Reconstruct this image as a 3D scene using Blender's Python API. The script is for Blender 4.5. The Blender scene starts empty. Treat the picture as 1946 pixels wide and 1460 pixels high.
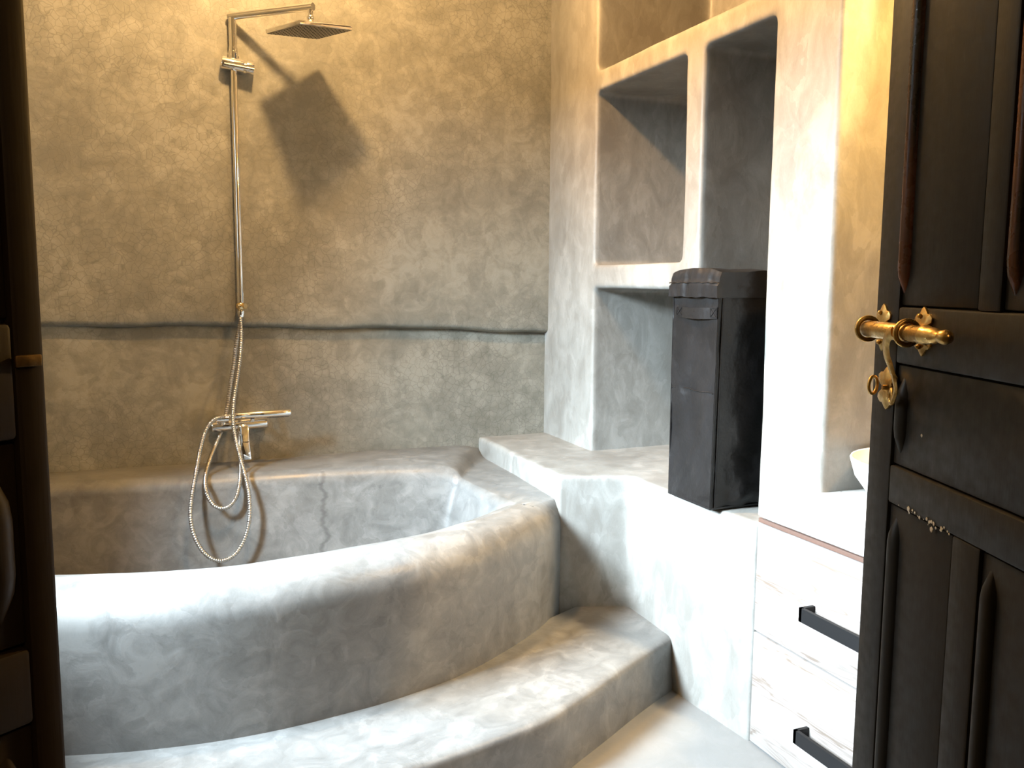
import bpy, bmesh, math, random
from mathutils import Vector, Matrix, noise
random.seed(7)
SC = bpy.context.scene
COL = SC.collection
H = 1.345                                   # eye height

# ------------------------------------------------------------------ camera
def set_camera():
    yaw, pitch, roll = math.radians(22.4), math.radians(6.55), math.radians(0.38)
    f = Vector((math.sin(yaw)*math.cos(pitch), math.cos(yaw)*math.cos(pitch), -math.sin(pitch)))
    r = Vector((math.cos(yaw), -math.sin(yaw), 0)); u = r.cross(f)
    r2 = r*math.cos(roll) + u*math.sin(roll); u2 = u*math.cos(roll) - r*math.sin(roll)
    cd = bpy.data.cameras.new('camera'); cam = bpy.data.objects.new('camera', cd); COL.objects.link(cam)
    cd.sensor_fit = 'HORIZONTAL'; cd.sensor_width = 36; cd.lens = 36*1640/1946
    cd.clip_start = 0.02; cd.clip_end = 100
    m = Matrix((r2, u2, -f)).transposed().to_4x4(); m.translation = Vector((0, 0, H)); cam.matrix_world = m
    SC.camera = cam
set_camera()

# ------------------------------------------------------------------ world, lights, exposure
wd = bpy.data.worlds.new('world'); SC.world = wd; wd.use_nodes = True
bg = wd.node_tree.nodes['Background']; bg.inputs[0].default_value = (0.75, 0.87, 1.0, 1); bg.inputs[1].default_value = 0.6
SC.view_settings.view_transform = 'Standard'; SC.view_settings.look = 'None'
SC.view_settings.gamma = 1.0; SC.view_settings.use_curve_mapping = False
SC.view_settings.exposure = 0.68

def lamp(name, kind, loc, energy, color, size=0.1, size_y=None, aim=None, spread=None):
    ld = bpy.data.lights.new(name, kind); ld.energy = energy; ld.color = color
    o = bpy.data.objects.new(name, ld); COL.objects.link(o); o.location = loc
    if kind == 'AREA':
        ld.shape = 'RECTANGLE'; ld.size = size; ld.size_y = size_y or size
        if spread: ld.spread = spread
    else:
        ld.shadow_soft_size = size
    if aim is not None:
        o.rotation_euler = (Vector(aim)-Vector(loc)).to_track_quat('-Z', 'Y').to_euler()
    return o
# daylight: the bright patch of open sky seen from inside through the high window in the left wall
lamp('daylight_sky', 'AREA', (-3.6, 2.2, 3.85), 7900, (0.71, 0.875, 1.0), 3.2, 2.9, aim=(1.4, 2.1, 1.0))
# warm bulbs: the ceiling bulb, an unseen spot added to warm the shelf fronts, the bulb over the wash basin
lamp('ceiling_bulb', 'POINT', (0.43, 2.66, 3.05), 112, (1.0, 0.61, 0.25), 0.06)
sp = lamp('shelf_fill_spot', 'SPOT', (0.10, 2.82, 3.25), 330, (1.0, 0.56, 0.22), 0.05, aim=(1.66, 2.30, 2.35)); sp.data.spot_size = math.radians(76); sp.data.spot_blend = .9
lamp('mirror_bulb', 'POINT', (1.92, 1.20, 2.10), 46, (1.0, 0.56, 0.15), 0.04)
# narrow unseen spot added to throw a warm patch past the pillar onto the step
sp = lamp('step_patch_spot', 'SPOT', (1.78, 1.50, 3.0), 270, (1.0, 0.70, 0.36), 0.018, aim=(1.12, 2.56, .15)); sp.data.spot_size = math.radians(25); sp.data.spot_blend = .4
# unseen fill added in the hall behind the viewer to lighten the door leaf
lamp('hall_fill', 'POINT', (0.0, -1.3, 2.4), 12, (1.0, 0.62, 0.28), 0.1)

# ------------------------------------------------------------------ material helpers
def new_mat(name):
    m = bpy.data.materials.new(name); m.use_nodes = True
    nt = m.node_tree; b = nt.nodes['Principled BSDF']
    return m, nt, b
def node(nt, t, **kw):
    n = nt.nodes.new(t)
    for k, v in kw.items():
        if k in n.inputs: n.inputs[k].default_value = v
        else: setattr(n, k, v)
    return n
def ramp(nt, src, stops):
    n = nt.nodes.new('ShaderNodeValToRGB'); e = n.color_ramp.elements
    while len(e) < len(stops): e.new(0.5)
    for i, (p, c) in enumerate(stops):
        e[i].position = p; e[i].color = (c[0], c[1], c[2], 1)
    nt.links.new(src, n.inputs[0]); return n
def mix(nt, fac, a, b, mode='MIX'):
    n = nt.nodes.new('ShaderNodeMix'); n.data_type = 'RGBA'; n.blend_type = mode
    for s, v in ((n.inputs['Factor'], fac), (n.inputs['A'], a), (n.inputs['B'], b)):
        if hasattr(v, 'is_linked'): nt.links.new(v, s)
        else: s.default_value = v if isinstance(v, (int, float)) else (*v, 1)
    return n.outputs['Result']
def math_n(nt, op, a, b=0.0):
    n = nt.nodes.new('ShaderNodeMath'); n.operation = op
    for s, v in ((n.inputs[0], a), (n.inputs[1], b)):
        if hasattr(v, 'is_linked'): nt.links.new(v, s)
        else: s.default_value = v
    return n.outputs[0]

def plaster(name, dark, mid, light, crackle=0.0, rough=0.42, crack=False, seed=0.0, streak=False):
    """polished lime plaster: cloudy trowelled patches, fine crackle"""
    m, nt, b = new_mat(name); L = nt.links
    tc = node(nt, 'ShaderNodeTexCoord'); mp = node(nt, 'ShaderNodeMapping'); mp.inputs['Location'].default_value = (seed, seed*1.7, seed*.6)
    L.new(tc.outputs['Object'], mp.inputs['Vector']); P = mp.outputs['Vector']
    if streak: mp.inputs['Scale'].default_value = (1, 1, .55)
    n1 = node(nt, 'ShaderNodeTexNoise', Scale=2.6, Detail=5.0, Roughness=.6); L.new(P, n1.inputs['Vector'])
    n2 = node(nt, 'ShaderNodeTexNoise', Scale=11.0, Detail=6.0, Roughness=.62, Distortion=1.2); L.new(P, n2.inputs['Vector'])
    n3 = node(nt, 'ShaderNodeTexNoise', Scale=260.0, Detail=2.0); L.new(P, n3.inputs['Vector'])
    # trowel flakes: distorted voronoi cells of slightly different tone
    wob = node(nt, 'ShaderNodeVectorMath', operation='MULTIPLY_ADD'); wob.inputs[1].default_value = (.12, .12, .12)
    nw = node(nt, 'ShaderNodeTexNoise', Scale=14.0, Detail=3.0); L.new(P, nw.inputs['Vector'])
    L.new(nw.outputs['Color'], wob.inputs[0]); L.new(P, wob.inputs[2])
    v1 = node(nt, 'ShaderNodeTexVoronoi', Scale=20.0); L.new(wob.outputs[0], v1.inputs['Vector'])
    s = math_n(nt, 'MULTIPLY', n1.outputs['Fac'], .45); s = math_n(nt, 'ADD', s, math_n(nt, 'MULTIPLY', n2.outputs['Fac'], .42))
    cv = node(nt, 'ShaderNodeSeparateColor'); L.new(v1.outputs['Color'], cv.inputs[0])
    s = math_n(nt, 'ADD', s, math_n(nt, 'MULTIPLY', cv.outputs[0], .065))
    s = math_n(nt, 'ADD', s, math_n(nt, 'MULTIPLY', n3.outputs['Fac'], .06))
    col = ramp(nt, s, [(.40, dark), (.51, mid), (.60, light)]).outputs[0]
    bump_h = math_n(nt, 'ADD', math_n(nt, 'MULTIPLY', n2.outputs['Fac'], .5), math_n(nt, 'MULTIPLY', n1.outputs['Fac'], .8))
    if crackle:
        ve = node(nt, 'ShaderNodeTexVoronoi', Scale=40.0, feature='DISTANCE_TO_EDGE'); 
        w2 = node(nt, 'ShaderNodeVectorMath', operation='MULTIPLY_ADD'); w2.inputs[1].default_value = (.035, .035, .035)
        L.new(nw.outputs['Color'], w2.inputs[0]); L.new(P, w2.inputs[2]); L.new(w2.outputs[0], ve.inputs['Vector'])
        mr = node(nt, 'ShaderNodeMapRange'); mr.inputs[1].default_value = 0.0; mr.inputs[2].default_value = .06; mr.inputs[3].default_value = 1; mr.inputs[4].default_value = 0
        L.new(ve.outputs['Distance'], mr.inputs[0])
        mk = node(nt, 'ShaderNodeTexNoise', Scale=1.7, Detail=2.0); L.new(P, mk.inputs['Vector'])
        mm = ramp(nt, mk.outputs['Fac'], [(.34, (0, 0, 0)), (.58, (1, 1, 1))]).outputs[0]
        lines = math_n(nt, 'MULTIPLY', mr.outputs[0], mm)
        col = mix(nt, math_n(nt, 'MULTIPLY', lines, crackle), col, tuple(x*.55 for x in dark))
        bump_h = math_n(nt, 'SUBTRACT', bump_h, math_n(nt, 'MULTIPLY', lines, .08))
    if crack:
        # one long hairline crack with a damp halo, running down the back of the tub
        sp = node(nt, 'ShaderNodeSeparateXYZ'); L.new(tc.outputs['Object'], sp.inputs[0])
        zc = node(nt, 'ShaderNodeCombineXYZ'); L.new(sp.outputs['Z'], zc.inputs['Z'])
        nz = node(nt, 'ShaderNodeTexNoise', Scale=9.0, Detail=4.0); L.new(zc.outputs[0], nz.inputs['Vector'])
        xx = math_n(nt, 'ADD', math_n(nt, 'MULTIPLY', math_n(nt, 'SUBTRACT', nz.outputs['Fac'], .5), .20), .56)
        xx = math_n(nt, 'ADD', xx, math_n(nt, 'MULTIPLY', math_n(nt, 'SUBTRACT', sp.outputs['Z'], .45), .08))
        dx = math_n(nt, 'ABSOLUTE', math_n(nt, 'SUBTRACT', sp.outputs['X'], xx))
        mr = node(nt, 'ShaderNodeMapRange'); mr.inputs[1].default_value = .003; mr.inputs[2].default_value = .013; mr.inputs[3].default_value = .42; mr.inputs[4].default_value = 0
        L.new(dx, mr.inputs[0])
        yb = math_n(nt, 'GREATER_THAN', sp.outputs['Y'], 2.95)
        zb = math_n(nt, 'LESS_THAN', sp.outputs['Z'], .625)
        col = mix(nt, math_n(nt, 'MULTIPLY', mr.outputs[0], math_n(nt, 'MULTIPLY', yb, zb)), col, tuple(x*.35 for x in dark))
    L.new(col, b.inputs['Base Color'])
    rr = ramp(nt, n2.outputs['Fac'], [(.3, (rough-.07,)*3), (.7, (rough+.12,)*3)]); L.new(rr.outputs[0], b.inputs['Roughness'])
    b.inputs['Specular IOR Level'].default_value = .45
    bp = node(nt, 'ShaderNodeBump', Strength=.22, Distance=.012); L.new(bump_h, bp.inputs['Height']); L.new(bp.outputs[0], b.inputs['Normal'])
    return m

def metal(name, col, rough, noise_amt=0.0):
    m, nt, b = new_mat(name); b.inputs['Base Color'].default_value = (*col, 1); b.inputs['Metallic'].default_value = 1; b.inputs['Roughness'].default_value = rough
    if noise_amt:
        tc = node(nt, 'ShaderNodeTexCoord'); n = node(nt, 'ShaderNodeTexNoise', Scale=160.0, Detail=4.0); nt.links.new(tc.outputs['Object'], n.inputs['Vector'])
        r = ramp(nt, n.outputs['Fac'], [(.35, tuple(c*(1-noise_amt) for c in col)), (.65, col)]); nt.links.new(r.outputs[0], b.inputs['Base Color'])
        rr = ramp(nt, n.outputs['Fac'], [(.35, (rough+.2,)*3), (.65, (rough,)*3)]); nt.links.new(rr.outputs[0], b.inputs['Roughness'])
        bp = node(nt, 'ShaderNodeBump', Strength=.3, Distance=.002); nt.links.new(n.outputs['Fac'], bp.inputs['Height']); nt.links.new(bp.outputs[0], b.inputs['Normal'])
    return m

def painted_wood(name, base, worn, wear=(.62, .72), rough=.36, scale=(60, 60, 3)):
    m, nt, b = new_mat(name); L = nt.links
    tc = node(nt, 'ShaderNodeTexCoord'); mp = node(nt, 'ShaderNodeMapping'); mp.inputs['Scale'].default_value = scale
    L.new(tc.outputs['Object'], mp.inputs['Vector'])
    n = node(nt, 'ShaderNodeTexNoise', Scale=1.0, Detail=5.0, Roughness=.65); L.new(mp.outputs[0], n.inputs['Vector'])
    c = ramp(nt, n.outputs['Fac'], [(wear[0], base), (wear[1], worn)]); L.new(c.outputs[0], b.inputs['Base Color'])
    n2 = node(nt, 'ShaderNodeTexNoise', Scale=90.0, Detail=3.0); L.new(tc.outputs['Object'], n2.inputs['Vector'])
    rr = ramp(nt, n2.outputs['Fac'], [(.3, (rough-.05,)*3), (.7, (rough+.1,)*3)]); L.new(rr.outputs[0], b.inputs['Roughness'])
    b.inputs['Specular IOR Level'].default_value = .32
    bp = node(nt, 'ShaderNodeBump', Strength=.18, Distance=.002); L.new(n.outputs['Fac'], bp.inputs['Height']); L.new(bp.outputs[0], b.inputs['Normal'])
    return m

M = {}
M['wall'] = plaster('tadelakt_wall', (0.168, 0.163, 0.136), (0.222, 0.215, 0.182), (0.285, 0.275, 0.235), crackle=.5)
M['tub'] = plaster('tadelakt_tub', (0.108, 0.107, 0.102), (0.150, 0.149, 0.143), (0.197, 0.196, 0.188), crackle=0, crack=True, seed=3.1, rough=.36)
M['shelf'] = plaster('tadelakt_shelving', (0.166, 0.156, 0.139), (0.214, 0.207, 0.189), (0.270, 0.261, 0.241), seed=7.7, rough=.5, streak=True)
M['floor'] = plaster('tadelakt_floor', (0.167, 0.166, 0.161), (0.180, 0.179, 0.174), (0.195, 0.193, 0.189), seed=1.3, rough=.4)
M['ceil'] = plaster('ceiling_plaster', (0.310, 0.279, 0.236), (0.341, 0.310, 0.260), (0.372, 0.341, 0.285), seed=5.3, rough=.8)
M['chrome'] = metal('chrome', (.86, .85, .83), .06)
M['steel'] = metal('ribbed_steel', (.50, .48, .44), .30)
M['spray'] = metal('spray_face', (.20, .19, .17), .35)
M['dull_brass'] = metal('dull_brass', (.22, .14, .06), .5, .3)
M['brass_nut'] = metal('polished_brass_nut', (.80, .62, .34), .12)
M['brass'] = metal('aged_brass', (.72, .47, .16), .26, .35)
M['door'] = painted_wood('black_door_paint', (.0095, .0075, .0055), (.015, .011, .008), wear=(.5, .8), rough=.46)
M['door_worn_lit'] = painted_wood('worn_highlit_moulding', (.014, .010, .007), (.15, .047, .016), wear=(.40, .60), rough=.26)  # reddish wear, its share raised to paint in warm highlights on the upper beads
M['door_dark'] = painted_wood('brown_black_door_paint', (.020, .0125, .006), (.028, .017, .008), wear=(.5, .8), rough=.5)
m, nt, b = new_mat('rubber_nozzle'); b.inputs['Base Color'].default_value = (.05, .05, .05, 1); b.inputs['Roughness'].default_value = .6; M['rubber'] = m
m, nt, b = new_mat('black_powder_coat'); b.inputs['Base Color'].default_value = (.005, .005, .0055, 1); b.inputs['Roughness'].default_value = .5; b.inputs['Specular IOR Level'].default_value = .3; M['black'] = m
m, nt, b = new_mat('white_ceramic'); b.inputs['Base Color'].default_value = (.85, .85, .83, 1); b.inputs['Roughness'].default_value = .12; M['ceramic'] = m
m, nt, b = new_mat('paint_chip'); b.inputs['Base Color'].default_value = (.55, .53, .48, 1); b.inputs['Roughness'].default_value = .7; M['chip'] = m

def nylon():
    m, nt, b = new_mat('black_nylon'); L = nt.links
    tc = node(nt, 'ShaderNodeTexCoord')
    n = node(nt, 'ShaderNodeTexNoise', Scale=9.0, Detail=4.0); L.new(tc.outputs['Object'], n.inputs['Vector'])
    w = node(nt, 'ShaderNodeTexNoise', Scale=700.0, Detail=1.0); L.new(tc.outputs['Object'], w.inputs['Vector'])
    c = ramp(nt, n.outputs['Fac'], [(.3, (.006, .0055, .0055)), (.7, (.011, .010, .010))]); L.new(c.outputs[0], b.inputs['Base Color'])
    b.inputs['Roughness'].default_value = .36; b.inputs['Specular IOR Level'].default_value = .4
    bp = node(nt, 'ShaderNodeBump', Strength=.55, Distance=.02); L.new(n.outputs['Fac'], bp.inputs['Height'])
    bp2 = node(nt, 'ShaderNodeBump', Strength=.12, Distance=.001); L.new(w.outputs['Fac'], bp2.inputs['Height']); L.new(bp.outputs[0], bp2.inputs['Normal'])
    L.new(bp2.outputs[0], b.inputs['Normal']); return m
M['nylon'] = nylon()

def limed_wood():
    m, nt, b = new_mat('limed_wood'); L = nt.links
    tc = node(nt, 'ShaderNodeTexCoord'); mp = node(nt, 'ShaderNodeMapping'); mp.inputs['Scale'].default_value = (1, .6, 11)
    L.new(tc.outputs['Object'], mp.inputs['Vector'])
    n = node(nt, 'ShaderNodeTexNoise', Scale=1.6, Detail=4.0, Distortion=.6); L.new(mp.outputs[0], n.inputs['Vector'])
    wv = node(nt, 'ShaderNodeMath', operation='SINE'); L.new(math_n(nt, 'MULTIPLY', n.outputs['Fac'], 95.0), wv.inputs[0])
    c = ramp(nt, math_n(nt, 'ADD', math_n(nt, 'MULTIPLY', wv.outputs[0], .5), .5), [(.0, (.11, .075, .053)), (.22, (.215, .185, .165)), (1, (.255, .23, .212))])
    mk = ramp(nt, n.outputs['Fac'], [(.42, (0, 0, 0)), (.6, (1, 1, 1))])
    col = mix(nt, math_n(nt, 'MULTIPLY', mk.outputs[0], .85), (.255, .23, .212), c.outputs[0]); L.new(col, b.inputs['Base Color'])
    b.inputs['Roughness'].default_value = .55
    bp = node(nt, 'ShaderNodeBump', Strength=.1, Distance=.001); L.new(wv.outputs[0], bp.inputs['Height']); L.new(bp.outputs[0], b.inputs['Normal'])
    return m
M['limed'] = limed_wood()
M['edge'] = painted_wood('brown_edge_strip', (.11, .065, .05), (.14, .085, .065))
M['counter'] = plaster('white_counter_plaster', (0.446, 0.432, 0.403), (0.482, 0.468, 0.439), (0.518, 0.504, 0.475), seed=9.0, rough=.3)

# ------------------------------------------------------------------ mesh helpers
def link(name, me, mat=None, parent=None, **props):
    o = bpy.data.objects.new(name, me); COL.objects.link(o)
    if mat and me is not None: me.materials.append(M[mat] if isinstance(mat, str) else mat)
    if parent is not None: o.parent = parent
    for k, v in props.items(): o[k] = v
    return o
def from_bm(bm, name, mat, parent=None, smooth=None, loc=None, **props):
    bmesh.ops.recalc_face_normals(bm, faces=bm.faces)
    me = bpy.data.meshes.new(name); bm.to_mesh(me); bm.free()
    if smooth:
        me.shade_smooth(); me.set_sharp_from_angle(angle=math.radians(smooth))
    o = link(name, me, mat, parent, **props)
    if loc is not None: o.location = loc
    return o
def empty(name, loc, label, cat, group=None, rot=None):
    o = bpy.data.objects.new(name, None); COL.objects.link(o); o.location = loc; o.empty_display_size = .05
    o['label'] = label; o['category'] = cat
    if group: o['group'] = group
    if rot: o.rotation_euler = rot
    return o
def box(bm, x0, x1, y0, y1, z0, z1):
    vs = [bm.verts.new((x, y, z)) for z in (z0, z1) for y in (y0, y1) for x in (x0, x1)]
    for f in ((0, 1, 3, 2), (4, 6, 7, 5), (0, 4, 5, 1), (2, 3, 7, 6), (0, 2, 6, 4), (1, 5, 7, 3)):
        bm.faces.new([vs[i] for i in f])
    return vs
def bev(bm, w, seg=2):
    bmesh.ops.bevel(bm, geom=list(bm.edges), offset=w, segments=seg, profile=.5, affect='EDGES', clamp_overlap=True)
def bbox(x0, x1, y0, y1, z0, z1, w=.004, seg=2):
    bm = bmesh.new(); box(bm, x0, x1, y0, y1, z0, z1)
    if w: bev(bm, w, seg)
    return bm
def tube(bm, pts, r, n=12, cap=True):
    """round tube along a polyline; r a number or one radius per point"""
    pts = [Vector(p) for p in pts]; R = r if isinstance(r, (list, tuple)) else [r]*len(pts)
    t0 = (pts[1]-pts[0]).normalized(); up = Vector((0, 0, 1)) if abs(t0.z) < .9 else Vector((1, 0, 0))
    a = t0.cross(up).normalized(); rings = []
    for i, p in enumerate(pts):
        t = (pts[min(i+1, len(pts)-1)]-pts[max(i-1, 0)]).normalized()
        a = (a - t*a.dot(t)).normalized(); b = t.cross(a)
        rings.append([bm.verts.new(p + (a*math.cos(2*math.pi*k/n)+b*math.sin(2*math.pi*k/n))*R[i]) for k in range(n)])
    for i in range(len(rings)-1):
        for k in range(n): bm.faces.new((rings[i][k], rings[i][(k+1) % n], rings[i+1][(k+1) % n], rings[i+1][k]))
    if cap: bm.faces.new(rings[0][::-1]); bm.faces.new(rings[-1])
def lathe_axis(bm, origin, axis, prof, n=24):
    """profile [(distance along axis, radius)]"""
    o = Vector(origin); ax = Vector(axis).normalized()
    up = Vector((0, 0, 1)) if abs(ax.z) < .9 else Vector((1, 0, 0)); a = ax.cross(up).normalized(); b = ax.cross(a)
    rings = [[bm.verts.new(o + ax*d + (a*math.cos(2*math.pi*k/n)+b*math.sin(2*math.pi*k/n))*max(rr, .0002)) for k in range(n)] for d, rr in prof]
    for i in range(len(rings)-1):
        for k in range(n): bm.faces.new((rings[i][k], rings[i][(k+1) % n], rings[i+1][(k+1) % n], rings[i+1][k]))
    bm.faces.new(rings[0][::-1]); bm.faces.new(rings[-1])
def torus(bm, c, axis, R, r, n=24, k=10):
    ax = Vector(axis).normalized(); up = Vector((0, 0, 1)) if abs(ax.z) < .9 else Vector((1, 0, 0))
    a = ax.cross(up).normalized(); b = ax.cross(a); c = Vector(c); rings = []
    for i in range(n):
        th = 2*math.pi*i/n; d = a*math.cos(th)+b*math.sin(th)
        rings.append([bm.verts.new(c + d*(R + r*math.cos(2*math.pi*j/k)) + ax*r*math.sin(2*math.pi*j/k)) for j in range(k)])
    for i in range(n):
        for j in range(k): bm.faces.new((rings[i][j], rings[(i+1) % n][j], rings[(i+1) % n][(j+1) % k], rings[i][(j+1) % k]))
def catmull(P, per=8):
    P = [Vector(p) for p in P]; out = []
    for i in range(len(P)-1):
        p0, p1, p2, p3 = P[max(i-1, 0)], P[i], P[i+1], P[min(i+2, len(P)-1)]
        for k in range(per):
            t = k/per
            out.append(.5*((2*p1)+(p2-p0)*t+(2*p0-5*p1+4*p2-p3)*t*t+(3*p1-p0-3*p2+p3)*t**3))
    out.append(P[-1]); return out
def resample(P, n):
    d = [0]
    for i in range(1, len(P)): d.append(d[-1]+(P[i]-P[i-1]).length)
    out = []; j = 0
    for k in range(n):
        s = d[-1]*k/(n-1)
        while j < len(P)-2 and d[j+1] < s: j += 1
        t = (s-d[j])/max(d[j+1]-d[j], 1e-9); out.append(P[j].lerp(P[j+1], t))
    return out
def prism(poly, z0, z1):
    bm = bmesh.new(); n = len(poly)
    a = [bm.verts.new((p[0], p[1], z0)) for p in poly]; b = [bm.verts.new((p[0], p[1], z1)) for p in poly]
    bm.faces.new(a[::-1]); bm.faces.new(b)
    for i in range(n): bm.faces.new((a[i], a[(i+1) % n], b[(i+1) % n], b[i]))
    return bm
def remesh(bm, name, mat, voxel, smooth_it, wobble=.003, wscale=3.0, **props):
    """hand-rounded masonry: voxel remesh, soften the arrises, then a gentle trowelled unevenness"""
    bmesh.ops.recalc_face_normals(bm, faces=bm.faces)
    me = bpy.data.meshes.new('tmp'); bm.to_mesh(me); bm.free()
    o = bpy.data.objects.new('tmp', me); COL.objects.link(o)
    md = o.modifiers.new('r', 'REMESH'); md.mode = 'VOXEL'; md.voxel_size = voxel
    sm = o.modifiers.new('s', 'SMOOTH'); sm.factor = .5; sm.iterations = smooth_it
    dg = bpy.context.evaluated_depsgraph_get(); dg.update()
    me2 = bpy.data.meshes.new_from_object(o.evaluated_get(dg)); me2.name = name
    bpy.data.objects.remove(o); bpy.data.meshes.remove(me)
    ns = [v.normal.copy() for v in me2.vertices]
    for v, nn in zip(me2.vertices, ns):
        v.co += nn*(noise.noise(v.co*wscale)*wobble + noise.noise(v.co*wscale*3.3)*wobble*.35)
    me2.shade_smooth()
    return link(name, me2, mat, **props)

# ================================================================== SETTING
def back_wall():
    zs = [0.0, .3, .6, .8, 1.0]
    bm = bmesh.new(); X0, X1 = -1.25, 1.80
    xs = [X0 + (X1-X0)*i/150 for i in range(151)]
    def ledge(x): return 1.186 - .0205*x - .0085*max(0, x-.9)*2.2 + .0035*math.sin(x*7.3) + .002*math.sin(x*17)
    prof = [(0, -.6), (0, -.3), (0, -.1), (0, -.05), (.002, -.022), (.008, -.010), (-.012, -.004), (-.026, -.001), (-.031, .006), (-.033, .014), (-.034, .05), (-.034, .12), (-.034, .3), (-.034, .6), (-.034, .9), (-.034, 1.2), (-.034, 1.6), (-.034, 2.3)]
    grid = []
    for x in xs:
        row = []
        for dy, dz in prof:
            z = ledge(x)+dz if dz > -.6 else -.05
            y = 3.6+dy + noise.noise(Vector((x*1.6, z*1.6, 0)))*.005
            row.append(bm.verts.new((x, y, z)))
        for y, z in ((3.85, 3.50), (3.85, -.05)): row.append(bm.verts.new((x, y, z)))
        grid.append(row)
    m = len(grid[0])
    for i in range(len(xs)-1):
        for j in range(m): bm.faces.new((grid[i][j], grid[i+1][j], grid[i+1][(j+1) % m], grid[i][(j+1) % m]))
    bm.faces.new(grid[0]); bm.faces.new(grid[-1][::-1])
    from_bm(bm, 'wall_back', 'wall', smooth=50, kind='structure')
back_wall()
bm = bmesh.new(); box(bm, -1.3, 2.4, -2.3, 3.85, -.12, 0); from_bm(bm, 'floor', 'floor', kind='structure')
bm = bmesh.new(); box(bm, -1.3, 2.4, .10, 3.85, 3.40, 3.6); from_bm(bm, 'ceiling', 'ceil', kind='structure')
WX = -1.0
bm = bmesh.new()                                             # left wall with its high window opening
wy0, wy1, wz0, wz1 = 1.72, 2.55, 1.50, 2.36
box(bm, WX-.16, WX, .1, wy0, 0, 3.40); box(bm, WX-.16, WX, wy1, 3.6, 0, 3.40)
box(bm, WX-.16, WX, wy0, wy1, 0, wz0); box(bm, WX-.16, WX, wy0, wy1, wz1, 3.40)
from_bm(bm, 'wall_left', 'wall', kind='structure')
bm = bmesh.new(); box(bm, 2.2, 2.36, .1, 3.6, 0, 3.40); from_bm(bm, 'wall_right', 'shelf', kind='structure')
bm = bmesh.new()                                             # wall with the doorway the viewer stands in
box(bm, -1.16, -.47, .02, .14, 0, 3.40); box(bm, .47, 2.36, .02, .14, 0, 3.40); box(bm, -.47, .47, .02, .14, 2.15, 3.40)
from_bm(bm, 'wall_front', 'wall', kind='structure')
bm = bmesh.new()
box(bm, -1.3, -1.16, -2.3, .02, 0, 3.40); box(bm, 2.2, 2.36, -2.3, .02, 0, 3.40); box(bm, -1.3, 2.36, -2.4, -2.3, 0, 3.40)
from_bm(bm, 'wall_hall', 'wall', kind='structure')
bm = bmesh.new(); box(bm, -1.3, 2.4, -2.4, .10, 3.40, 3.6); from_bm(bm, 'ceiling_hall', 'ceil', kind='structure')

# ================================================================== BUILT-IN PLASTER
ZB = .666; XF = 1.644
bm = bmesh.new()
box(bm, XF, 2.22, 3.128, 3.68, ZB-.06, 3.45)                 # pillar by the back wall
box(bm, XF, 2.22, 2.400, 2.500, ZB-.06, 2.15)                # divider
box(bm, XF, 2.22, 1.797, 2.058, ZB-.06, 3.45)                # broad pillar
box(bm, XF, 2.22, 2.45, 3.3, 1.334, 1.425)                    # lower shelf
box(bm, XF, 2.22, 1.9, 3.3, 2.105, 2.187)                    # upper shelf
box(bm, XF, 2.22, 1.9, 3.3, 2.86, 3.45)                      # header
box(bm, 2.165, 2.24, 1.9, 3.5, ZB-.06, 3.45)                 # backs of the niches
remesh(bm, 'niche_shelving', 'shelf', .011, 2, .005, 2.0, label='plaster shelving with deep square niches built against the right wall', category='shelving')

bm = prism([(1.32, 3.607), (1.325, 3.46), (1.312, 2.742), (1.558, 2.650), (1.550, 2.40), (1.562, 2.2), (1.580, 1.974), (2.19, 1.974), (2.19, 3.607)], -.02, ZB)
remesh(bm, 'plaster_bench', 'shelf', .011, 2, .003, 3, label='solid plaster bench between the tub end and the white countertop, hamper on it', category='bench')

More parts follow.
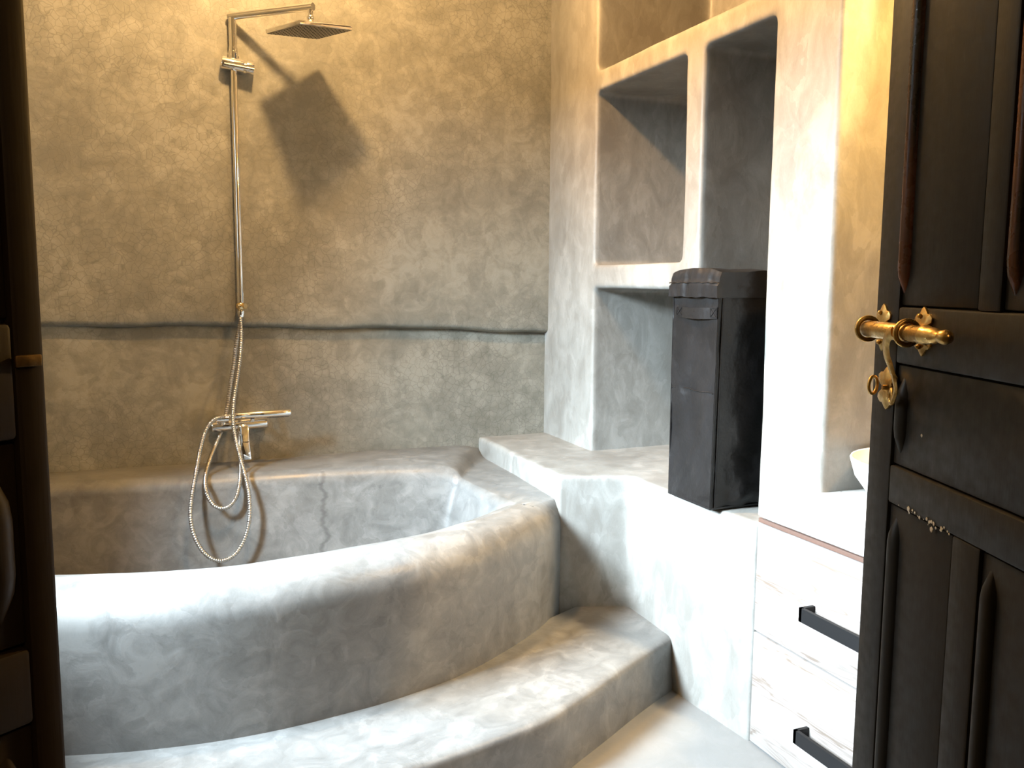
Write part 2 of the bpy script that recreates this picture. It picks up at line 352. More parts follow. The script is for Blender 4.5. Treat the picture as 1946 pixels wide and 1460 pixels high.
def bath():
    V = Vector
    N1, N2, N3, N4 = 90, 42, 70, 28
    front = catmull([V((-.99, 2.70, 0)), V((-.72, 2.50, 0)), V((-.5, 2.375, 0)), V((-.26, 2.287, 0)), V((-.036, 2.235, 0)), V((.217, 2.214, 0)), V((.504, 2.250, 0)), V((.757, 2.324, 0)), V((.97, 2.437, 0)), V((1.19, 2.602, 0)), V((1.345, 2.765, 0))], 10)
    outF = resample([p for p in front if p.x < 1.265], N1)
    # inner edge of the front wall
    inF = []
    for i, p in enumerate(front):
        t = (front[min(i+1, len(front)-1)]-front[max(i-1, 0)]).normalized(); nrm = V((-t.y, t.x, 0))
        inF.append(p + nrm*.195)
    inF = [p for p in inF if -.83 < p.x < 1.12]; inF = resample(inF, N1)
    outR = resample([outF[-1]+V((.006, .006, 0)), V((1.345, 2.768, 0)), V((1.335, 3.60, 0))], N2); inR = resample(catmull([V((1.13, 2.72, 0)), V((1.10, 2.95, 0)), V((1.075, 3.17, 0))]), N2)
    outB = resample([V((1.33, 3.607, 0)), V((-.99, 3.607, 0))], N3)
    inB = resample(catmull([V((1.06, 3.185, 0)), V((.8, 3.245, 0)), V((.5, 3.285, 0)), V((.1, 3.33, 0)), V((-.28, 3.385, 0)), V((-.83, 3.43, 0))]), N3)
    outL = resample([V((-1.005, 3.60, 0)), V((-1.005, 2.72, 0))], N4); inL = resample([V((-.84, 3.40, 0)), V((-.84, 2.82, 0))], N4)
    O = outF+outR+outB+outL; I = inF+inR+inB+inL; n = len(O)
    zt = [.595 - .018*max(0, (k/N1-.7)/.3) for k in range(N1)] + [.574 + .008*k/N2 for k in range(N2)] + [.632]*N3 + [.62]*N4
    ro = [.105]*N1 + [.105 if k < 5 else .015 for k in range(N2)] + [.004]*N3 + [.01]*N4
    ri = [.06]*N1 + [.045]*N2 + [.065]*N3 + [.06]*N4
    for it in range(2):                                        # soften inner corners, blend heights and radii
        I = [(I[k-1]+2*I[k]+I[(k+1) % n])/4 for k in range(n)]
    for it in range(6):
        zt = [(zt[k-1]+2*zt[k]+zt[(k+1) % n])/4 for k in range(n)]
    for it in range(3):
        ro = [(ro[k-1]+2*ro[k]+ro[(k+1) % n])/4 for k in range(n)]; ri = [(ri[k-1]+2*ri[k]+ri[(k+1) % n])/4 for k in range(n)]
    for k in range(n):
        T = (O[k]-I[k]).length
        if ri[k]+ro[k] > T*.92: f = T*.92/(ri[k]+ro[k]); ri[k] *= f; ro[k] *= f
    cen = V((.13, 2.85, 0))
    bm = bmesh.new(); rows = []
    def ring(f): rows.append([bm.verts.new(f(k)) for k in range(n)])
    def drop(a, r): return r - math.sqrt(max(0, r*r-(r-a)**2)) if a < r else 0
    def inner(k, off, z): 
        d = (cen-I[k]); d.z = 0; d.normalize(); q = I[k]+d*off; q.z = z; return q
    for off, z in ((.34, .16), (.20, .165), (.13, .19), (.085, .24), (.06, .32), (.04, .42)):
        ring(lambda k: inner(k, off, z))
    ring(lambda k: inner(k, .012, zt[k]-ri[k]-.03))
    S = [0, .02, .08, .18, .32, .5, .7, .85, 1.0]
    for s in S: ring(lambda k: (lambda T, a: (lambda q: V((q.x, q.y, zt[k]-drop(a, ri[k]))))(I[k].lerp(O[k], a/T)))((O[k]-I[k]).length, ri[k]*s))
    for s in (.25, .5, .75): ring(lambda k: (lambda T: (lambda q: V((q.x, q.y, zt[k]+.004*math.sin(math.pi*s))))(I[k].lerp(O[k], (ri[k]+(T-ri[k]-ro[k])*s)/T)))((O[k]-I[k]).length))
    for s in S[::-1]: ring(lambda k: (lambda T, a: (lambda q: V((q.x, q.y, zt[k]-drop(a, ro[k]))))(I[k].lerp(O[k], 1-a/T)))((O[k]-I[k]).length, ro[k]*s))
    for z in (.40, .30, .20, .10, -.01): ring(lambda k: V((O[k].x, O[k].y, z)))
    for i in range(len(rows)-1):
        for k in range(n): bm.faces.new((rows[i][k], rows[i][(k+1) % n], rows[i+1][(k+1) % n], rows[i+1][k]))
    c = bm.verts.new((cen.x, cen.y, .155))
    for k in range(n): bm.faces.new((c, rows[0][k], rows[0][(k+1) % n]))
    bmesh.ops.recalc_face_normals(bm, faces=bm.faces)
    bm.normal_update()
    for v in bm.verts: v.co += v.normal*(noise.noise(v.co*2.4)*.006 + noise.noise(v.co*7)*.0015)
    from_bm(bm, 'bathtub', 'tub', smooth=75, label='bow-fronted grey plaster bathtub built in along the back wall', category='bathtub')
    return front
tub_front = bath()

def step():
    edge = catmull([Vector(p) for p in ((-1.0, 2.36, 0), (-.6, 2.09, 0), (-.3, 1.965, 0), (0, 1.905, 0), (.3, 1.893, 0), (.542, 1.916, 0), (.68, 1.945, 0), (.83, 1.98, 0), (.955, 2.016, 0), (1.07, 2.08, 0), (1.2, 2.155, 0), (1.33, 2.233, 0), (1.46, 2.305, 0), (1.60, 2.375, 0))], 8)
    edge = resample(edge, 110); n = len(edge)
    nr = []
    for i in range(n):
        t = (edge[min(i+1, n-1)]-edge[max(i-1, 0)]).normalized(); nr.append(Vector((t.y, -t.x, 0)))
    back = resample(tub_front, n); back[-1] = Vector((1.60, 2.72, 0))
    for k in range(n-14, n): back[k] = back[n-15].lerp(Vector((1.60, 2.76, 0)), (k-(n-15))/14)
    bm = bmesh.new(); rows = []
    prof = [(.012, -.02), (.010, .02), (.004, .08), (0, .13), (-.001, .155), (-.004, .166), (-.010, .173), (-.020, .1775), (-.035, .1795)]
    for d, z in prof: rows.append([bm.verts.new((p.x+q.x*d, p.y+q.y*d, z + .002*noise.noise(p*5))) for p, q in zip(edge, nr)])
    for s in (.25, .5, .75, 1): rows.append([bm.verts.new((p-q*.035).lerp(b+Vector((0, .06, 0)), s)+Vector((0, 0, .1795+.003*noise.noise(Vector((p.x*4, s*3, 0)))))) for p, q, b in zip(edge, nr, back)])
    rows.append([bm.verts.new((b.x, b.y+.06, -.02)) for b in back])
    for i in range(len(rows)-1):
        for k in range(n-1): bm.faces.new((rows[i][k], rows[i][k+1], rows[i+1][k+1], rows[i+1][k]))
    bm.faces.new([r[0] for r in rows]); bm.faces.new([r[-1] for r in rows][::-1])
    for k in range(n-1): bm.faces.new((rows[0][k+1], rows[0][k], rows[-1][k], rows[-1][k+1]))
    from_bm(bm, 'bath_step', 'tub', smooth=60, label='low curved grey plaster step on the floor along the tub front', category='step')
step()

# ================================================================== SHOWER
sh = empty('shower_column', (.308, 3.54, 1.20), 'chrome shower column with swivelled arm and square overhead rose on the back wall', 'shower')
def lo(p): return Vector(p)-Vector((.308, 3.54, 1.20))
def part(name, fill, mat, parent, origin, smooth=40, **props):
    bm = bmesh.new(); fill(bm); bmesh.ops.translate(bm, verts=bm.verts, vec=-Vector(origin))
    return from_bm(bm, name, mat, parent, smooth, **props)
O = (.308, 3.54, 1.20)
PX, PY = .308, 3.54
part('riser_pole', lambda b: tube(b, [(PX, PY, 1.29), (PX, PY, 2.19)], .0125, 20), 'chrome', sh, O)
part('upper_pole', lambda b: tube(b, [(PX, PY, 2.185), (PX, PY, 2.338)], .0145, 20), 'chrome', sh, O)
part('collar', lambda b: (lathe_axis(b, (PX, PY, 2.185), (0, 0, 1), [(0, .017), (.001, .018), (.030, .018), (.031, .0165), (.044, .0165), (.045, .015)])), 'chrome', sh, O)
AE = Vector((.560, 3.303, 2.343)); A0 = Vector((PX, PY, 2.345)); ad = (AE-A0).normalized()
part('arm', lambda b: tube(b, [A0-ad*.014, AE+ad*.012], .0135, 20), 'chrome', sh, O)
part('wall_bracket', lambda b: (tube(b, [(PX, PY, 2.20), (PX, 3.57, 2.20)], .010, 16), lathe_axis(b, (PX, 3.556, 2.20), (0, 1, 0), [(0, .018), (.002, .022), (.014, .022)])), 'chrome', sh, O)
# hand-shower cradle on the pole: a short fat cylinder with a slot
hx = Vector((1, -.10, -.12)).normalized(); hc = Vector((.322, 3.532, 2.166))
def cradle(b):
    lathe_axis(b, hc-hx*.058, hx, [(0, .020), (.002, .023), (.004, .0235), (.080, .0235), (.082, .022), (.0825, .016), (.090, .016), (.0905, .022), (.092, .0235), (.116, .0235), (.118, .022)], 28)
cr = part('hand_shower_cradle', cradle, 'chrome', sh, O)
part('cradle_lip', lambda b: tube(b, [hc-hx*.05+Vector((0, -.020, -.010)), hc+hx*.058+Vector((0, -.020, -.010))], .007, 12), 'chrome', cr, O)
part('lower_collar', lambda b: lathe_axis(b, (PX, PY, 1.268), (0, 0, 1), [(0, .010), (.001, .0135), (.026, .0135), (.027, .0145), (.040, .0145), (.041, .012)]), 'chrome', sh, O)
def nut(b):
    bmesh.ops.create_uvsphere(b, u_segments=18, v_segments=12, radius=.0185, matrix=Matrix.Translation((PX, PY, 1.256)))
    tube(b, [(PX+.012, PY-.012, 1.256), (PX+.017, PY-.017, 1.256)], .012, 6)
part('diverter_nut', nut, 'brass_nut', sh, O, label='golden diverter nut')
part('hose_connector', lambda b: lathe_axis(b, (PX, PY, 1.243), (0, 0, -1), [(0, .008), (.003, .012), (.006, .015), (.014, .0155), (.030, .011), (.031, .009)], 18), 'chrome', sh, O)
# ball joint and square rose
hd = empty('shower_head', (0, 0, 0), '', '')
del hd['label'], hd['category']
bpy.data.objects.remove(hd)
def joint(b):
    lathe_axis(b, AE+Vector((0, 0, -.010)), (0, 0, -1), [(0, .011), (.012, .0115), (.013, .009), (.020, .009)], 18)
    bmesh.ops.create_uvsphere(b, u_segments=18, v_segments=12, radius=.0135, matrix=Matrix.Translation(AE+Vector((0, 0, -.038))))
    lathe_axis(b, AE+Vector((0, 0, -.048)), (0, 0, -1), [(0, .012), (.004, .016), (.012, .017), (.024, .018)], 18)
part('ball_joint', joint, 'chrome', sh, O)
HM = Matrix.Translation(AE+Vector((-.004, .012, -.078))) @ Matrix.Rotation(math.radians(-5), 4, 'Y') @ Matrix.Rotation(math.radians(5), 4, 'X') @ Matrix.Rotation(math.radians(24), 4, 'Z')
bm = bbox(-.112, .112, -.112, .112, -.007, .008, .0025, 2); bmesh.ops.transform(bm, matrix=Matrix.Translation(-Vector(O)) @ HM, verts=bm.verts)
head = from_bm(bm, 'shower_head', 'chrome', sh, 40)
bm = bbox(-.108, .108, -.108, .108, -.0082, -.0068, 0); bmesh.ops.transform(bm, matrix=Matrix.Translation(-Vector(O)) @ HM, verts=bm.verts)
from_bm(bm, 'spray_plate', 'spray', head, 40, label='dark grey spray face')
bm = bmesh.new()
for i in range(12):
    for j in range(12):
        x, y = -.098+.196*i/11, -.098+.196*j/11
        lathe_axis(bm, (x, y, -.0080), (0, 0, -1), [(0, .0034), (.0012, .003), (.002, .0012)], 6)
bmesh.ops.transform(bm, matrix=Matrix.Translation(-Vector(O)) @ HM, verts=bm.verts)
from_bm(bm, 'nozzle', 'rubber', head, 40, kind='stuff', label='dark rubber spray nozzles')

# mixer tap
MO = (.29, 3.50, .785)
mx = empty('bath_mixer', MO, 'chrome bath mixer with downward lever on the back wall above the tub', 'tap')
ma = Vector((1, 0, .035)).normalized(); mc = Vector((.288, 3.50, .793))
part('mixer_body', lambda b: lathe_axis(b, mc-ma*.105, ma, [(0, .015), (.002, .020), (.005, .0212), (.205, .0212), (.208, .020), (.210, .015)], 24), 'chrome', mx, MO)
for sx in (-.075, .075):
    part('wall_union', lambda b: (tube(b, [mc+ma*sx, mc+ma*sx+Vector((0, .075, 0))], .012, 16), lathe_axis(b, mc+ma*sx+Vector((0, .072, 0)), (0, 1, 0), [(0, .020), (.003, .030), (.024, .032)], 24)), 'chrome', mx, MO)
part('lever_cap', lambda b: (lathe_axis(b, (.297, 3.487, .782), (0, -1, -.1), [(0, .021), (.020, .0225), (.024, .022), (.030, .016), (.032, .004)], 24)), 'chrome', mx, MO)
def lever(b):
    vs = [(-.015, 0, .008), (.015, 0, .008), (.0175, -.012, -.055), (-.0125, -.012, -.055), (.0205, -.028, -.122), (-.0095, -.028, -.122)]
    f = [b.verts.new(Vector(v)+Vector((.301, 3.452, .788))) for v in vs]; g = [b.verts.new(Vector(v)+Vector((.301, 3.461, .788))) for v in vs]
    for q in ((0, 1, 2, 3), (3, 2, 4, 5)): b.faces.new([f[i] for i in q]); b.faces.new([g[i] for i in q][::-1])
    lp = [0, 1, 2, 4, 5, 3]
    for i in range(6): b.faces.new((f[lp[i]], f[lp[(i+1) % 6]], g[lp[(i+1) % 6]], g[lp[i]]))
    bev(b, .0025, 2)
part('lever', lever, 'chrome', mx, MO)
part('spout', lambda b: lathe_axis(b, (.286, 3.50, .778), (0, 0, -1), [(0, .011), (.018, .011), (.020, .009), (.030, .009)], 16), 'chrome', mx, MO)
part('cradle', lambda b: tube(b, [(.200, 3.475, .823), (.245, 3.475, .823)], .013, 14), 'chrome', mx, MO)
part('cradle_post', lambda b: tube(b, [(.222, 3.49, .80), (.222, 3.478, .82)], .012, 12), 'chrome', mx, MO)
part('cradle_post', lambda b: tube(b, [(.335, 3.49, .800), (.335, 3.480, .821)], .008, 12), 'chrome', mx, MO)
# hand shower, lying over the mixer
HO = (.37, 3.472, .833)
hs = empty('hand_shower', HO, 'slim chrome stick hand shower lying across the bath mixer', 'hand shower')
h0, h1 = Vector((.262, 3.476, .8325)), Vector((.482, 3.472, .836)); hv = (h1-h0).normalized(); hl = (h1-h0).length
part('handle', lambda b: lathe_axis(b, h0, hv, [(0, .007), (.002, .0095), (.02, .0115), (.10, .0140), (hl-.004, .0152), (hl-.001, .0135), (hl, .010)], 20), 'chrome', hs, HO)
def spray(b):
    for i in range(16):
        for dy in (-.005, 0, .005):
            p = h0+hv*(hl-.012-.0052*i)+Vector((0, dy-.002, -.0138)); lathe_axis(b, p, (0, -.2, -1), [(0, .0017), (.003, .0012)], 6)
part('nozzle', spray, 'rubber', hs, HO, kind='stuff', label='row of dark spray nozzles')
# ribbed hoses
def hose(name, pts, label, grp='ribbed hoses of the shower'):
    base = Vector(pts[0]); P = catmull(pts, 14); Ln = sum((P[i+1]-P[i]).length for i in range(len(P)-1))
    n = int(Ln/.0022); P = resample(P, n)
    for it in range(500): P = [P[0]]+[(P[i-1]+P[i]*2+P[i+1])/4 for i in range(1, n-1)]+[P[-1]]
    bm = bmesh.new(); tube(bm, [p-base for p in P], [.0082 if (i//2) % 2 else .0060 for i in range(n)], 8)
    o = from_bm(bm, name, 'steel', None, 80, label=label, category='hose', group=grp); o.location = base
hose('shower_hose', [(.305, 3.528, 1.212), (.306, 3.520, 1.137), (.294, 3.500, 1.036), (.268, 3.450, .918), (.256, 3.425, .822), (.269, 3.375, .716), (.289, 3.29, .619), (.296, 3.245, .528), (.282, 3.225, .435), (.237, 3.21, .356), (.176, 3.205, .336), (.124, 3.21, .379), (.09, 3.23, .464), (.09, 3.265, .544), (.114, 3.32, .649), (.139, 3.4, .741), (.165, 3.44, .808), (.194, 3.462, .834), (.227, 3.472, .834), (.264, 3.476, .8325)], 'long ribbed steel hose hanging in the outer, lower loop in front of the mixer')
hose('shower_hose', [(.310, 3.548, 1.212), (.293, 3.552, 1.137), (.278, 3.552, 1.034), (.257, 3.550, .92), (.241, 3.545, .827), (.227, 3.53, .777), (.19, 3.46, .717), (.155, 3.38, .653), (.142, 3.3, .602), (.156, 3.262, .546), (.198, 3.252, .513), (.244, 3.262, .538), (.267, 3.30, .609), (.277, 3.38, .665), (.283, 3.46, .711), (.286, 3.5, .754)], 'ribbed steel hose passing behind the mixer into the smaller inner loop')

# ================================================================== LAUNDRY HAMPER
def hamper():
    x0, x1, y0, y1, z0, z1 = 1.530, 1.95, 2.128, 2.362, .671, 1.33
    HO = Vector((1.69, 2.245, .667))
    t = empty('laundry_hamper', HO, 'tall black nylon laundry hamper with flap lid standing on the plaster bench', 'hamper')
    def sheet(nx, ny, nz, X0, X1, Y0, Y1, Z0, Z1, fn):
        bm = bmesh.new(); vd = {}
        def vert(i, j, k):
            if (i, j, k) not in vd: vd[(i, j, k)] = bm.verts.new(Vector((X0+(X1-X0)*i/nx, Y0+(Y1-Y0)*j/ny, Z0+(Z1-Z0)*k/nz)))
            return vd[(i, j, k)]
        for j in range(ny):
            for k in range(nz):
                for i in (0, nx): bm.faces.new((vert(i, j, k), vert(i, j+1, k), vert(i, j+1, k+1), vert(i, j, k+1)))
        for i in range(nx):
            for k in range(nz):
                for j in (0, ny): bm.faces.new((vert(i, j, k), vert(i+1, j, k), vert(i+1, j, k+1), vert(i, j, k+1)))
        for i in range(nx):
            for j in range(ny):
                for k in (0, nz): bm.faces.new((vert(i, j, k), vert(i+1, j, k), vert(i+1, j+1, k), vert(i, j+1, k)))
        for v in bm.verts: v.co = fn(v.co.copy())
        for v in bm.verts: v.co -= HO
        return bm
    def body(p):
        z = (p.z-z0)/(z1-z0)
        q = p.copy()
        # taper and gentle sag of the cloth walls
        if abs(p.x-x0) < 1e-5:
            q.x += .006*math.sin(math.pi*z)*math.sin(math.pi*(p.y-y0)/(y1-y0)) + .006*noise.noise(Vector((p.y*11, p.z*5, 1))) + .002*noise.noise(Vector((p.y*30+p.z*12, p.z*18, 3)))
            s = abs((p.z-.80) + (p.y-2.25)*1.9)                 # diagonal crease low on the front
            if z < .38: q.x -= .004*max(0, 1-s/.012)
            q.x += .003*max(0, 1-abs(p.z-1.025)/.012)            # stitched cross seam
        if abs(p.y-y0) < 1e-5:
            a = 1.0 if z > .3 else 1.0+2.2*(1-z/.3)
            q.y += a*(.006*noise.noise(Vector((p.x*13+p.z*7, p.z*9-p.x*6, 4))) + .003*noise.noise(Vector((p.x*30+p.z*20, p.z*20-p.x*9, 8))))*math.sin(math.pi*min(1, max(0, (p.x-x0)/(x1-x0))))**.5
        q.x += (p.z-z0)*-.0
        q.y += .010*(z-.5)*(-1 if p.y < 2.24 else .2)*1.0
        return q
    from_bm(sheet(26, 22, 60, x0, x1, y0, y1, z0, z1, body), 'body', 'nylon', t, 40)
    def lid(p):
        q = p.copy(); f = (p.z-1.312)/(1.398-1.312)
        q.z -= .012*max(0, (p.x-1.7)/.16) + (.012*((abs(p.y-2.235)/.135)**3) if f > .5 else 0)
        if f > .8: q.z += .006*noise.noise(Vector((p.x*12, p.y*14, 2))); q.x += .006*(f-.8)*5 if abs(p.x-1.518) < 1e-4 else 0
        if abs(p.x-1.518) < 1e-4:
            q.x += .0045*noise.noise(Vector((p.y*42, p.z*10, 0))) + (-.004 if f < .52 else .002)
            q.z += .004*noise.noise(Vector((p.y*25, 3, 0))) if f < .1 else 0
        if abs(p.y-2.108) < 1e-4: q.y += .004*noise.noise(Vector((p.x*16, p.z*16, 5)))
        return q
    from_bm(sheet(22, 34, 10, 1.518, 1.955, 2.108, 2.366, 1.312, 1.398, lid), 'lid', 'nylon', t, 50, label='gathered flap lid')
    def cord(name, pts, r, parent, n=6):
        bm = bmesh.new(); tube(bm, [Vector(p)-HO for p in pts], r, n); return from_bm(bm, name, 'nylon', parent, 60)
    zz = [z0+(1.31-z0)*k/30 for k in range(31)]
    def yl(z, s): return 2.128-.010*((z-z0)/(z1-z0)-.5)
    cord('piping', [(1.531, yl(z, 0)+.001+.0015*noise.noise(Vector((z*30, 0, 0))), z) for z in zz], .0045, t)
    cord('piping', [(1.545, yl(z, 0)-.001+.0015*noise.noise(Vector((z*30, 5, 0))), z) for z in zz], .0035, t)
    cord('piping', [(1.532, 2.362+.002*((z-z0)/(z1-z0)-.5), z) for z in zz], .0035, t)
    cord('piping', [(1.530, 2.13+.23*k/12, z0+.003) for k in range(13)], .0035, t)
    cord('piping', [(1.53+.32*k/12, 2.133, z0+.003) for k in range(13)], .0035, t)
    cord('seam', [(1.5305+.006*math.sin(math.pi*k/12), 2.137+.222*k/12, 1.025+.002*math.sin(k)) for k in range(13)], .0016, t)
    cord('lid_seam', [(1.512, 2.104+.258*k/16, 1.356+.0015*math.sin(k*2.3)) for k in range(17)], .0018, t)
    # carrying strap with two crossed stitch boxes
    bm = bmesh.new(); a, c = [], []
    for k in range(17):
        y = 2.335-.215*k/16; bow = .010*math.sin(math.pi*min(1, max(0, (k-2)/12)))
        for lst, z in ((a, 1.284), (c, 1.250)): lst.append([bm.verts.new(Vector((1.5265-bow-dx, y, z-.004*math.sin(math.pi*k/16)))-HO) for dx in (0, .003)])
    for k in range(16):
        for P, Q in ((a, c),):
            bm.faces.new((P[k][1], P[k+1][1], Q[k+1][1], Q[k][1])); bm.faces.new((P[k][0], Q[k][0], Q[k+1][0], P[k+1][0]))
            bm.faces.new((P[k][0], P[k+1][0], P[k+1][1], P[k][1])); bm.faces.new((Q[k][0], Q[k][1], Q[k+1][1], Q[k+1][0]))
    st = from_bm(bm, 'strap', 'nylon', t, 40)
    for yc in (2.317, 2.138):
        x = 1.5225
        for P in ([(x, yc-.014, 1.254), (x, yc+.014, 1.280)], [(x, yc-.014, 1.280), (x, yc+.014, 1.254)], [(x, yc-.014, 1.254), (x, yc+.014, 1.254), (x, yc+.014, 1.280), (x, yc-.014, 1.280), (x, yc-.014, 1.254)]):
            cord('stitching', P, .0009, st, 5)
hamper()

# ================================================================== VANITY
VO = Vector((1.6, 1.2, 0))
vc = empty('vanity_cabinet', VO, 'limed wood vanity cabinet with black bar handles under the white countertop', 'cabinet')
def vbox(name, a, mat, parent, w=.002):
    bm = bbox(*a, w); bmesh.ops.translate(bm, verts=bm.verts, vec=-VO); return from_bm(bm, name, mat, parent, 40)
vbox('carcass', (1.605, 2.16, .24, 1.972, .0, .672), 'limed', vc)
vbox('edge_strip', (1.578, 1.64, .24, 1.965, .674, .686), 'edge', vc, .001)
for y1 in (1.972, 1.19):
    for z0, z1, zh in ((.348, .670, .487), (.006, .342, .148)):
        d = vbox('drawer', (1.583, 1.606, y1-.778, y1, z0, z1), 'limed', vc)
        ya, yb = y1-.235, y1-.555
        bm = bmesh.new()
        box(bm, 1.538, 1.548, yb, ya, zh-.019, zh+.019)
        box(bm, 1.538, 1.584, ya-.010, ya, zh-.019, zh+.019); box(bm, 1.538, 1.584, yb, yb+.010, zh-.019, zh+.019)
        bmesh.ops.translate(bm, verts=bm.verts, vec=-VO); from_bm(bm, 'handle', 'black', d, None)
bm = bmesh.new(); box(bm, 1.567, 2.18, .16, 1.958, .690, .790)
remesh(bm, 'countertop', 'counter', .009, 4, .002, 4, label='thick white plaster countertop over the wooden drawers', category='countertop')
bm = bmesh.new(); lathe_axis(bm, (1.81, 1.58, .7905), (0, 0, 1), [(0, .11), (.004, .125), (.03, .158), (.07, .187), (.115, .200), (.119, .198), (.119, .194), (.115, .190), (.07, .175), (.03, .145), (.012, .10), (.010, .02)], 48)
from_bm(bm, 'wash_basin', 'ceramic', None, 50, label='round white ceramic vessel basin on the countertop, mostly behind the door', category='basin')

# ================================================================== DOORS
def panelled_leaf(name, loc, ang, W, ztop, cols_top, mid, cols_low, face, th=.042, mat='door', worn='door_worn_lit'):
    """leaf in local space: x from the free edge to the hinge, visible face at y=0 (face=-1 looks towards -y)"""
    root = bpy.data.objects.new(name, None); COL.objects.link(root); root.location = loc; root.rotation_euler = (0, 0, ang); root['kind'] = 'structure'
    def Y(a, b): return (a, b) if face < 0 else (-b, -a)
    def bx_(nm, x0, x1, z0, z1, y0=0, y1=th, w=.0022, m=None):
        ya, yb = Y(y0, y1); return from_bm(bbox(x0, x1, ya, yb, z0, z1, w), nm, m or mat, root, 40)
    zt0, zt1 = cols_top[0][2], cols_top[0][3]; zm0, zm1 = mid[2], mid[3]; zl0, zl1 = cols_low[0][2], cols_low[0][3]
    bx_('stile', 0, mid[0], .006, ztop); bx_('stile', mid[1], W, .006, ztop)
    bx_('rail', mid[0], mid[1], zt1, ztop); bx_('rail', mid[0], mid[1], zm1, zt0); bx_('rail', mid[0], mid[1], zl1, zm0); bx_('rail', mid[0], mid[1], .006, zl0)
    for cols in (cols_top, cols_low):
        for a, b in zip(cols[:-1], cols[1:]): bx_('muntin', a[1], b[0], a[2], a[3])
    for (x0, x1, z0, z1) in list(cols_top)+[mid]+list(cols_low):
        bx_('panel', x0, x1-.0042, z0+.0015, z1-.0015, .003, .030, .0014)
        # moulding: half-round bead, mitred to a point at its ends like a lamb's tongue
        s = -1 if face < 0 else 1
        wm = worn if z0 > 1.3 else mat
        def bead(x, za, zb, r=.0095):
            bm = bmesh.new(); rr = [(0, .001), (.35, .55), (1, 1)]
            L = zb-za; pts = []; rad = []
            for t, k in [(0, .05), (.010, .45), (.022, .9), (.030, 1)]: pts.append((x, -s*.0065, za+t)); rad.append(r*k)
            for t, k in [(.030, 1), (.022, .9), (.010, .45), (0, .05)]: pts.append((x, -s*.0065, zb-t)); rad.append(r*k)
            tube(bm, pts, rad, 14); from_bm(bm, 'moulding', wm, root, 50)
        bead(x0+.0115, z0+.004, z1-.004)
        for zz in (z0+.004, z1-.004):
            bm = bmesh.new(); tube(bm, [(x0+.012, -s*.0075, zz), (x1-.003, -s*.0075, zz)], .0036, 10); from_bm(bm, 'moulding', worn if mat != 'door' else mat, root, 50)
    return root
ang = math.atan2(-.94074269, -.33912119)
dr = panelled_leaf('door_1', (.6156, .6118, 0), ang, .47, 2.12,
    [(.033, .160, 1.328, 1.98), (.188, .312, 1.328, 1.98), (.338, .435, 1.328, 1.98)],
    (.042, .430, 1.188, 1.279), [(.042, .147, .10, 1.154), (.184, .300, .10, 1.154), (.335, .430, .10, 1.154)], -1)
# fix: stiles follow the wider middle panel; small pale chips where the paint has gone
def chips():
    bm = bmesh.new(); rnd = random.Random(3)
    for k in range(26):
        x = .062 + .082*rnd.random(); z = 1.1555 + rnd.gauss(0, .0012) - (x-.06)*.01
        r = .0006+.0012*rnd.random()
        bmesh.ops.create_icosphere(bm, subdivisions=1, radius=r, matrix=Matrix.Translation((x, -.0003, z)) @ Matrix.Scale(.3, 4, (0, 1, 0)))
    for x, z, r in ((.080, 1.157, .0028), (.118, 1.150, .0026), (.094, 1.223, .0016)):
        bmesh.ops.create_icosphere(bm, subdivisions=1, radius=r, matrix=Matrix.Translation((x, -.0003, z)) @ Matrix.Scale(.3, 4, (0, 1, 0)))
    from_bm(bm, 'paint_chip', 'chip', dr, 60, kind='stuff', label='pale flaked paint')
chips()

def leaf_plate(pts, cx, cz, w, h, y0=-.0, th=.0028):
    """ornamental cut plate lying on the door face, lobed outline, domed"""
    bm = bmesh.new(); n = len(pts)
    rows = []
    for s, y in ((1.0, 0), (1.0, -th*.55), (.86, -th), (.45, -th*1.5)):
        rows.append([bm.verts.new((cx+x*w*s, y0+y, cz+z*h*s)) for x, z in pts])
    for i in range(3):
        for k in range(n): bm.faces.new((rows[i][k], rows[i][(k+1) % n], rows[i+1][(k+1) % n], rows[i+1][k]))
    bm.faces.new(rows[0]); bm.faces.new(rows[3][::-1]); return bm
fleur = [(0, 1), (.22, .90), (.45, .72), (.72, .70), (.98, .56), (.95, .38), (.70, .26), (.50, .10), (.50, -.10), (.70, -.26), (.95, -.38), (.98, -.56), (.72, -.70), (.45, -.72), (.22, -.90), (0, -1)]
fleur = fleur + [(-x, z) for x, z in fleur[-2:0:-1]]
# sliding barrel bolt
BZ, BY = 1.3084, -.021
for u, cz, hh in ((.0175, 1.309, .0215), (.0875, 1.309, .0205)):
    pl = from_bm(leaf_plate(fleur, u, cz, .0135, hh), 'bolt_plate', 'brass', dr, 50)
    bm = bmesh.new()
    for zz in (cz+hh*.62, cz-hh*.62): bmesh.ops.create_uvsphere(bm, u_segments=10, v_segments=6, radius=.0022, matrix=Matrix.Translation((u, -.0045, zz)))
    from_bm(bm, 'rivet', 'brass', pl, 60)
    bm = bmesh.new(); torus(bm, (u+.013, BY, BZ), (1, 0, 0), .0098, .0022); tube(bm, [(u+.013, BY+.010, BZ), (u+.010, -.001, BZ)], .0028, 8)
    from_bm(bm, 'bolt_ring', 'brass', dr, 60)
bm = bmesh.new(); lathe_axis(bm, (.022, BY, BZ), (1, 0, 0), [(0, .0058), (.001, .0066), (.006, .0066), (.007, .0072), (.074, .0072), (.075, .0068), (.104, .0068), (.105, .0076), (.108, .0078), (.111, .0068), (.118, .0066), (.124, .0052), (.127, .0036), (.1285, .0036), (.131, .0052), (.135, .0058), (.139, .0048), (.1415, .002)], 24)
from_bm(bm, 'bolt_barrel', 'brass', dr, 45)
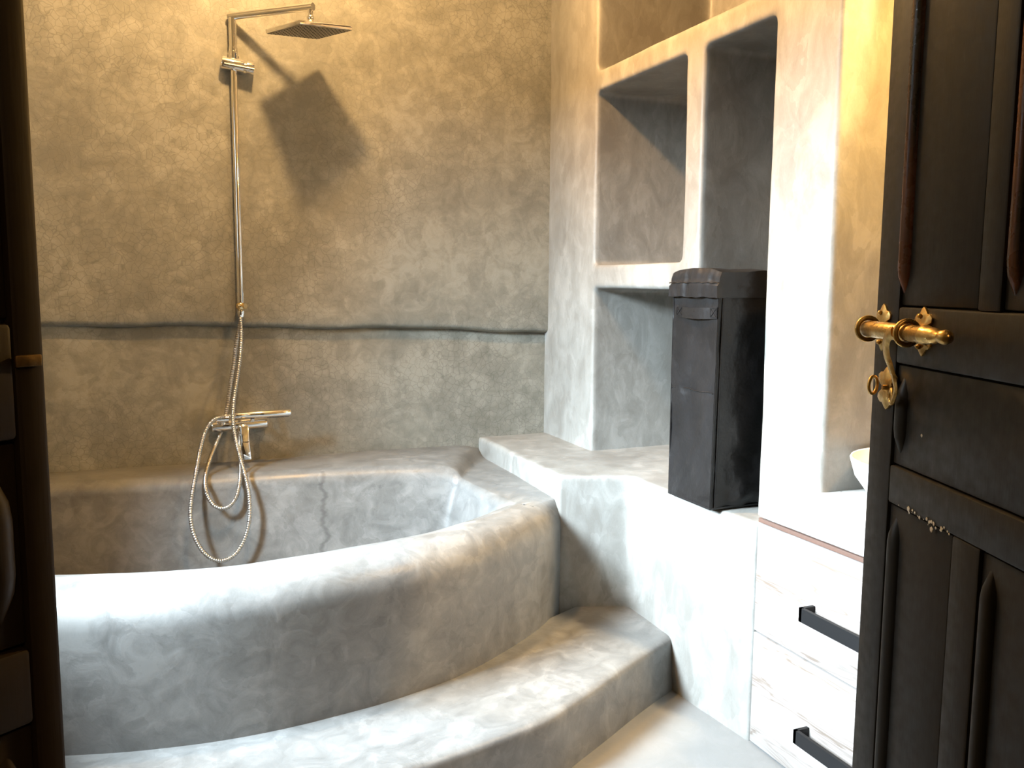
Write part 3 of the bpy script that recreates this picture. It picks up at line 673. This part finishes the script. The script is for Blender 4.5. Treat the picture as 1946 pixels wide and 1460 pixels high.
# bolt tail: flat S-curved strap hooking down to the keyhole plate
def strap(bm, pts, wid, th):
    rows = []
    for i, p in enumerate(pts):
        p = Vector(p); t = (Vector(pts[min(i+1, len(pts)-1)])-Vector(pts[max(i-1, 0)])).normalized(); side = t.cross(Vector((0, -1, 0))).normalized(); nn = Vector((0, -1, 0))
        w = wid[i]
        rows.append([bm.verts.new(p+side*w), bm.verts.new(p+side*w*.55+nn*th), bm.verts.new(p-side*w*.55+nn*th), bm.verts.new(p-side*w), bm.verts.new(p-nn*th*.6)])
    for i in range(len(rows)-1):
        for k in range(5): bm.faces.new((rows[i][k], rows[i][(k+1) % 5], rows[i+1][(k+1) % 5], rows[i+1][k]))
    bm.faces.new(rows[0][::-1]); bm.faces.new(rows[-1])
P = catmull([(.092, -.028, 1.3085), (.084, -.028, 1.3055), (.077, -.026, 1.298), (.0735, -.023, 1.288), (.0735, -.019, 1.278), (.0725, -.015, 1.268), (.0665, -.010, 1.258), (.0600, -.008, 1.250), (.0540, -.007, 1.245)], 6)
bm = bmesh.new(); strap(bm, P, [.0052-.0026*(i/len(P)) + .0014*math.sin(i*.12) for i in range(len(P))], .0022)
from_bm(bm, 'bolt_tail', 'brass', dr, 50)
kp = from_bm(leaf_plate(fleur, .0315, 1.2555, .0165, .0195), 'keyhole_plate', 'brass', dr, 50)
bm = bmesh.new(); torus(bm, (.050, -.006, 1.250), (.3, 1, 0), .0062, .0017, 20, 8); from_bm(bm, 'hasp_loop', 'brass', kp, 60)
bm = bmesh.new(); torus(bm, (.0345, -.0155, 1.2585), (.75, .6, 0), .0078, .0015, 24, 8); tube(bm, [(.0365, -.008, 1.2565), (.0365, 0, 1.2565)], .0022, 8); from_bm(bm, 'pull_ring', 'brass', dr, 60)

# left leaf, half closed, seen at a slant at the edge of the picture
la = math.atan2(.266-.0, -.402)
dl = panelled_leaf('door_2', (-.0445, .416, 0), math.atan2(-.275, -.402), .47, 2.12,
    [(.013, .160, 1.328, 1.98), (.188, .312, 1.328, 1.98), (.338, .435, 1.328, 1.98)],
    (.013, .430, 1.188, 1.279), [(.013, .147, .10, 1.154), (.184, .300, .10, 1.154), (.335, .430, .10, 1.154)], +1, mat='door_dark', worn='door_dark')
bm = bbox(.002, .013, -.0016, .0, 1.3095, 1.3145, .0006)
bmesh.ops.translate(bm, verts=bm.verts, vec=(0, .0016, 0)); from_bm(bm, 'strike_plate', 'dull_brass', dl, 50)
